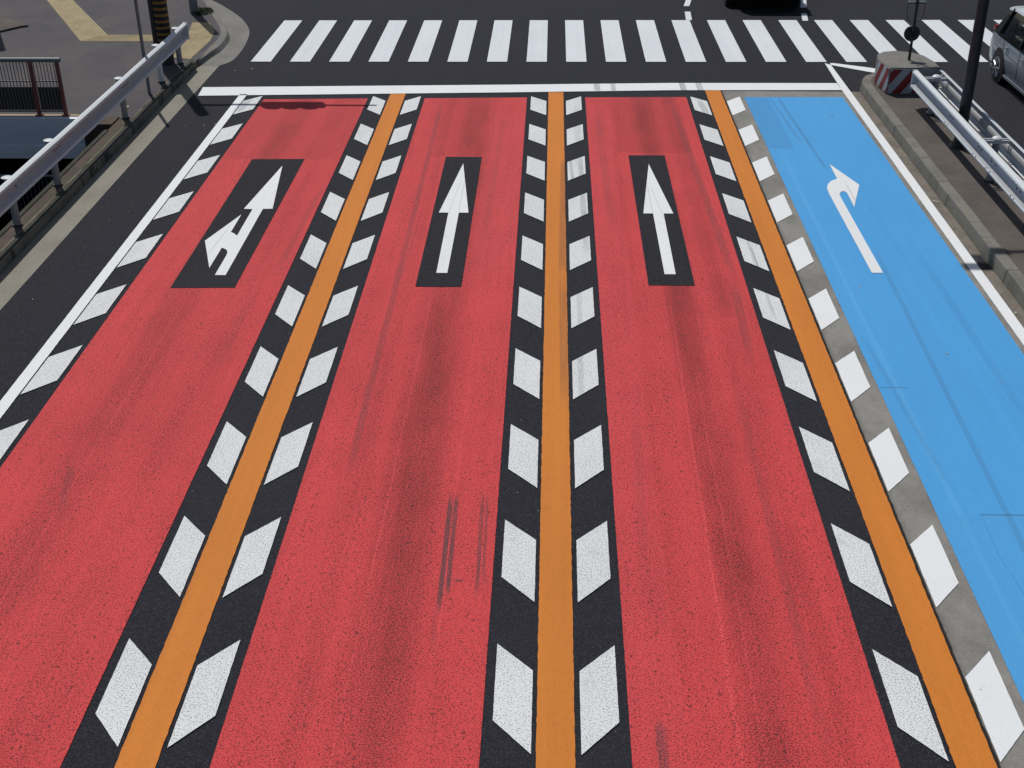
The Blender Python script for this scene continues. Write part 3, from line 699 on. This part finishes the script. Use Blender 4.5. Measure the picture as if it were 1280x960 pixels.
# ------------------------------------------------------------------ lamp pole on the island (its lamp is above the frame and throws the bar of shade on the kerb)
root = empty('street_lamp', (7.27, 21.69, IZ), 'tall dark lamp pole standing between the beams of the right guardrail', 'street lamp')
bm = bmesh.new(); tube(bm, (7.235, 21.69, IZ-.02), (7.235, 21.69, 9.2), .10, .08, 20); link_mesh('pole', bm, 'dark_pole', root, True)
bm = bmesh.new(); tube(bm, (7.235, 21.69, 8.9), (4.3, 21.69, 9.35), .075, .05, 12); link_mesh('arm', bm, 'dark_pole', root, True)
bm = bmesh.new(); box(bm, 3.65, 4.35, 21.58, 21.80, 9.28, 9.40, .04); link_mesh('lamp_head', bm, 'rail_grey', root, True)
bm = bmesh.new(); lathe(bm, [(.19, 0), (.185, .02), (.125, .03), (.12, .10)], (7.235, 21.69, IZ-.009), 20); link_mesh('base_plate', bm, 'dark_pole', root, True)

# ------------------------------------------------------------------ left poles
root = empty('signal_pole', (-8.62, 27.75, WK), 'dark pole wrapped in a black and yellow banded sleeve at the left corner', 'signal pole')
bx, by = -8.60, 27.55
bm = bmesh.new(); tube(bm, (bx, by, WK-.02), (bx, by, 6.4), .15, .12, 22); link_mesh('pole', bm, 'charcoal', root, True)
bm = bmesh.new()
tube(bm, (bx, by, WK+.35), (bx, by, 1.95), .157, .155, 26); sl = link_mesh('sleeve', bm, 'black', root, True)
for i in range(10):
    z0 = .66+i*.135
    bm = bmesh.new(); lathe(bm, [(.158, 0), (.161, .008), (.161, .047), (.158, .055)], (bx+.0, by, z0), 26)
    link_mesh('yellow_band', bm, 'yellow', sl, True)
bm = bmesh.new(); tube(bm, (bx-.19, by-.03, WK-.02), (bx-.19, by-.03, 3.6), .06, .06, 14); link_mesh('conduit', bm, 'charcoal', root, True)
bm = bmesh.new(); tube(bm, (bx, by, 5.15), (-4.9, by, 5.25), .06, .045, 12); link_mesh('arm', bm, 'charcoal', root, True)
bm = bmesh.new(); box(bm, -7.25, -5.95, by-.12, by+.12, 4.95, 5.42, .06)
for i in range(3): lathe(bm, [(.165, 0), (.16, -.12)], (-6.98+.38*i, by-.12, 5.18), 14, 'Y')
link_mesh('signal_head', bm, 'grey_pole', root)
root = tag(link_mesh('sign_pole', (lambda b: (tube(b, (-8.33, 25.17, WK), (-8.33, 25.17, 3.4), .034), b)[1])(bmesh.new()), 'grey_pole', None, True), 'slim grey pole just behind the left guardrail', 'pole')
bm = bmesh.new(); tube(bm, (-9.27, 32.5, WK), (-9.27, 32.5, 4.5), .11, .10, 18); o = tag(link_mesh('post', bm, 'grey_pole', None, True), 'thick grey post with weeds at its foot near the far corner kerb', 'post')
bm = bmesh.new(); tube(bm, (-14.05, 31.2, WK), (-14.05, 31.2, 5), .13, .12, 18); tag(link_mesh('post', bm, 'charcoal', None, True), 'dark post in the pale wedge at the left edge of the pavement', 'post')
bm = bmesh.new(); prism(bm, [(-14.4, 32.2), (-13.15, 31.15), (-13.05, 31.0), (-13.2, 30.9), (-14.3, 29.2), (-14.6, 29.3), (-13.75, 30.95), (-14.6, 31.9)], WK, WK+.05)
tag(link_mesh('kerb_wedge', bm, 'island'), 'pale pointed kerb wedge around the dark post at the left edge', 'kerb')
# weeds at the far post
def tuft(name, cx, cy, rx, ry, n, h, label, z=WK):
    bm = bmesh.new(); r = random.Random(int(cx*100))
    for _ in range(n):
        a = r.uniform(0, 6.28); q = math.sqrt(r.random()); x, y = cx+rx*q*math.cos(a), cy+ry*q*math.sin(a)
        b = r.uniform(0, 6.28); l = h*r.uniform(.4, 1); dx, dy = math.cos(b), math.sin(b); w_ = .012
        v = [bm.verts.new(p) for p in ((x-dy*w_, y+dx*w_, z), (x+dy*w_, y-dx*w_, z), (x+dx*l*.4+dy*w_, y+dy*l*.4-dx*w_, z+l*.7), (x+dx*l, y+dy*l, z+l))]
        bm.faces.new(v[:3]); bm.faces.new((v[0], v[2], v[3]))
    return tag(link_mesh(name, bm, 'leaf'), label, 'weeds', kind='stuff')
tuft('weeds', -9.05, 32.55, .25, .4, 220, .10, 'dark green weeds around the foot of the far grey post')
tuft('weeds', -14.1, 31.0, .3, .35, 160, .10, 'dark weeds in the pale wedge at the left edge')

# ------------------------------------------------------------------ litter and small stones
def pebbles(name, spots, label, mat='stone', seed=1):
    bm = bmesh.new(); r = random.Random(seed)
    for x, y, z, s, n, sp in spots:
        for _ in range(n):
            q = Vector((x+r.gauss(0, sp[0]), y+r.gauss(0, sp[1]), z)); k_ = s*r.uniform(.4, 1.2)
            res = bmesh.ops.create_icosphere(bm, subdivisions=1, radius=k_)
            rot = Matrix.Rotation(r.uniform(0, 3), 4, 'Z')
            for v in res['verts']:
                v.co = rot @ Vector((v.co.x*1.3, v.co.y*.8, v.co.z*.45)) + q + Vector((r.uniform(-1, 1), r.uniform(-1, 1), 0))*k_*.25
    return tag(link_mesh(name, bm, mat), label, 'litter', kind='stuff')
pebbles('litter', [(6.30, 22.0, .013, .014, 14, (.02, .12)), (6.31, 21.4, .013, .014, 16, (.025, .2)), (6.30, 20.9, .013, .013, 12, (.03, .12)), (6.28, 19.4, .015, .026, 4, (.02, .07)), (6.28, 17.9, .012, .012, 3, (.02, .3)), (6.27, 15.2, .012, .02, 2, (.02, .2)),
    (6.28, 18.5, .012, .008, 50, (.03, 3.2))], 'pale scraps and grit lying in the gutter beside the right kerb')
pebbles('litter', [(-6.9, 17.5, .004, .010, 16, (.35, 3)), (-6.8, 23.5, .004, .018, 2, (.1, .3)), (-6.9, 27.4, .004, .02, 2, (.3, .1)), (5.5, 24.2, .013, .02, 1, (0, 0)), (4.45, 14.9, .013, .014, 2, (.3, 1)), (5.1, 12.6, .013, .014, 2, (.3, 1)), (4.3, 29, .004, .03, 1, (0, 0))],
    'scattered pale specks of grit on the left shoulder and the blue lane', seed=4)
bm = bmesh.new(); sheet(bm, [(-8.62, 24.1), (-8.52, 24.0), (-8.48, 24.25), (-8.6, 24.35)], WK+.006); sheet(bm, [(-8.6, 24.12), (-8.5, 24.02), (-8.46, 24.2), (-8.5, 24.3)], WK+.012)
tag(link_mesh('paper_scrap', bm, 'tactile'), 'small pale paper scrap on the pavement behind the left guardrail', 'litter')
# drain grate
bm = bmesh.new()
for i in range(11): box(bm, 6.225+.0, 6.36, 16.78+i*.042, 16.80+i*.042, .004, .018)
box(bm, 6.222, 6.236, 16.76, 17.24, .004, .019); box(bm, 6.348, 6.362, 16.76, 17.24, .004, .019)
tag(link_mesh('drain_grate', bm, 'charcoal'), 'dark drain grate in the gutter at the foot of the right kerb', 'drain')

# ------------------------------------------------------------------ cars
def car(name, loc, rotz, label, body_m, roof_m, L=4.5, W=1.70, HT=1.56):
    root = empty(name, (0, 0, 0), label, 'car'); hw = W/2
    def put(n, bm, m, par=None, smooth=True):
        o = link_mesh(n, bm, m, par or root, smooth)
        return o
    # side profile: (y along, z bottom, z shoulder, half width) rear at -L/2
    st = [(-2.25, .42, .80, .62), (-2.22, .32, .98, .78), (-2.12, .24, 1.02, .83), (-1.8, .22, 1.01, .85), (-1.0, .20, .98, .85), (0, .20, .95, .85), (1.0, .20, .92, .85), (1.5, .22, .88, .84), (1.9, .24, .80, .80), (2.15, .27, .68, .72), (2.25, .34, .56, .58)]
    bm = bmesh.new(); rings = []
    for y, zb, zs, h in st:
        pts = []
        prof = [(.0, 0), (.80, 0), (.94, .05), (.985, .22), (1.0, .48), (1.0, .62), (.975, .80), (.93, .94), (.86, 1.0), (0, 1.02)]
        right = [(h*a, zb+(zs-zb)*b) for a, b in prof]
        loop = right + [(-x, z) for x, z in right[-2:0:-1]]
        rings.append([bm.verts.new((x, y*L/4.5, z)) for x, z in loop])
    for a, b in zip(rings, rings[1:]):
        for i in range(len(a)): bm.faces.new((a[i], a[(i+1) % len(a)], b[(i+1) % len(a)], b[i]))
    bm.faces.new(rings[0][::-1]); bm.faces.new(rings[-1])
    body = put('body', bm, body_m)
    # greenhouse
    gh = [(-2.13, 1.00, .74, .80), (-1.72, 1.44, .66, .82), (-1.3, 1.50, .65, .82), (.2, 1.52, .65, .81), (.75, 1.46, .64, .80), (1.55, .93, .66, .78)]
    bm = bmesh.new(); rings = []
    for y, zt, ht, hb in gh:
        zb = .90
        loop = [(-hb, zb), (hb, zb), ((hb*.25+ht*.75), zb+(zt-zb)*.8), (ht, zt-.01), (0, zt), (-ht, zt-.01), (-(hb*.25+ht*.75), zb+(zt-zb)*.8)]
        rings.append([bm.verts.new((x, y*L/4.5, z)) for x, z in loop])
    for a, b in zip(rings, rings[1:]):
        for i in range(len(a)): bm.faces.new((a[i], a[(i+1) % len(a)], b[(i+1) % len(a)], b[i]))
    bm.faces.new(rings[0][::-1]); bm.faces.new(rings[-1])
    put('windows', bm, 'glass')
    rf = [(-1.86, 1.425, .62), (-1.80, 1.475, .67), (-1.3, 1.53, .69), (.2, 1.555, .69), (.72, 1.50, .67), (.80, 1.455, .62)]
    bm = bmesh.new(); rings = []
    for y, z, h in rf:
        loop = [(-h, z-.05), (h, z-.05), (h*.97, z-.01), (h*.8, z+.015), (0, z+.03), (-h*.8, z+.015), (-h*.97, z-.01)]
        rings.append([bm.verts.new((x, y*L/4.5, zz)) for x, zz in loop])
    for a, b in zip(rings, rings[1:]):
        for i in range(len(a)): bm.faces.new((a[i], a[(i+1) % len(a)], b[(i+1) % len(a)], b[i]))
    bm.faces.new(rings[0][::-1]); bm.faces.new(rings[-1])
    put('roof', bm, roof_m)
    for s in (-1, 1):
        bm = bmesh.new()      # pillars
        for y0, z0, y1, z1 in ((-1.62, .98, -1.45, 1.50), (-.35, .96, -.30, 1.53), (1.45, .93, .74, 1.47)):
            tube(bm, (s*.835, y0, z0), (s*.67, y1, z1), .03, .028, 8)
        put('pillars', bm, 'glass')
        bm = bmesh.new(); box(bm, min(s*.70, s*.80), max(s*.70, s*.80), -2.17, -2.04, .92, 1.04, .03); put('taillight', bm, 'taillight')
        bm = bmesh.new(); box(bm, min(s*.56, s*.76), max(s*.56, s*.76), 2.02, 2.16, .60, .74, .03); put('headlight', bm, 'roofwhite')
        bm = bmesh.new()
        for y in (-1.25, -.25, .9): box(bm, min(s*.847, s*.853), max(s*.847, s*.853), y-.005, y+.005, .36, .92)
        put('door_seams', bm, 'black')
        for y in (-1.02, -.02):
            bm = bmesh.new(); box(bm, min(s*.85, s*.885), max(s*.85, s*.885), y-.09, y+.09, .80, .83, .008); put('door_handle', bm, body_m)
        bm = bmesh.new(); box(bm, min(s*.82, s*.845), max(s*.82, s*.845), -1.9, 1.7, .2, .27, .01); put('sill', bm, body_m)
        bm = bmesh.new(); box(bm, min(s*.86, s*1.02), max(s*.86, s*1.02), 1.0, 1.1, .93, 1.07, .03); put('mirror', bm, body_m)
        for y in (-1.38, 1.33):
            bm = bmesh.new(); lathe(bm, [(.375, -.22), (.375, .002), (.34, .006)], (s*.852, y, .345), 28, 'X')
            put('wheel_arch', bm, 'black')
            w_ = bmesh.new(); pr = [(.20, -.17*s), (.30, -.17*s), (.318, -.13*s), (.318, -.03*s), (.30, .01*s), (.215, .02*s)]
            lathe(w_, pr, (s*.852, y, .318), 30, 'X'); wh = put('wheel', w_, 'black')
            bm = bmesh.new(); lathe(bm, [(.215, .012*s), (.215, .026*s), (.20, .03*s), (.19, .022*s)], (s*.852, y, .318), 30, 'X')
            for q in range(7):
                a = q*2*math.pi/7; c_, s_ = math.cos(a), math.sin(a)
                tube(bm, (s*.852+s*.03, y+.03*c_, .318+.03*s_), (s*.852+s*.03, y+.195*c_, .318+.195*s_), .024, .017, 8)
            lathe(bm, [(.045, .02*s), (.04, .05*s)], (s*.852, y, .318), 12, 'X')
            r_ = link_mesh('rim', bm, 'alloy', wh, True)
    bm = bmesh.new(); box(bm, -.75, .75, -2.27, -2.15, .34, .52, .03); put('rear_bumper', bm, body_m)
    bm = bmesh.new(); box(bm, -.16, .16, -2.285, -2.262, .60, .76); put('number_plate', bm, 'whitesheet')
    root.location = loc; root.rotation_euler = (0, 0, rotz)
    return root
car('silver_car', (10.27, 25.28, 0), math.pi, 'silver minivan with pale roof at the right edge beside the crossing', 'silver', 'roofwhite')
car('black_car', (5.62, 35.5, 0), 0, 'black car just beyond the zebra crossing at the top edge', 'blackcar', 'blackcar')
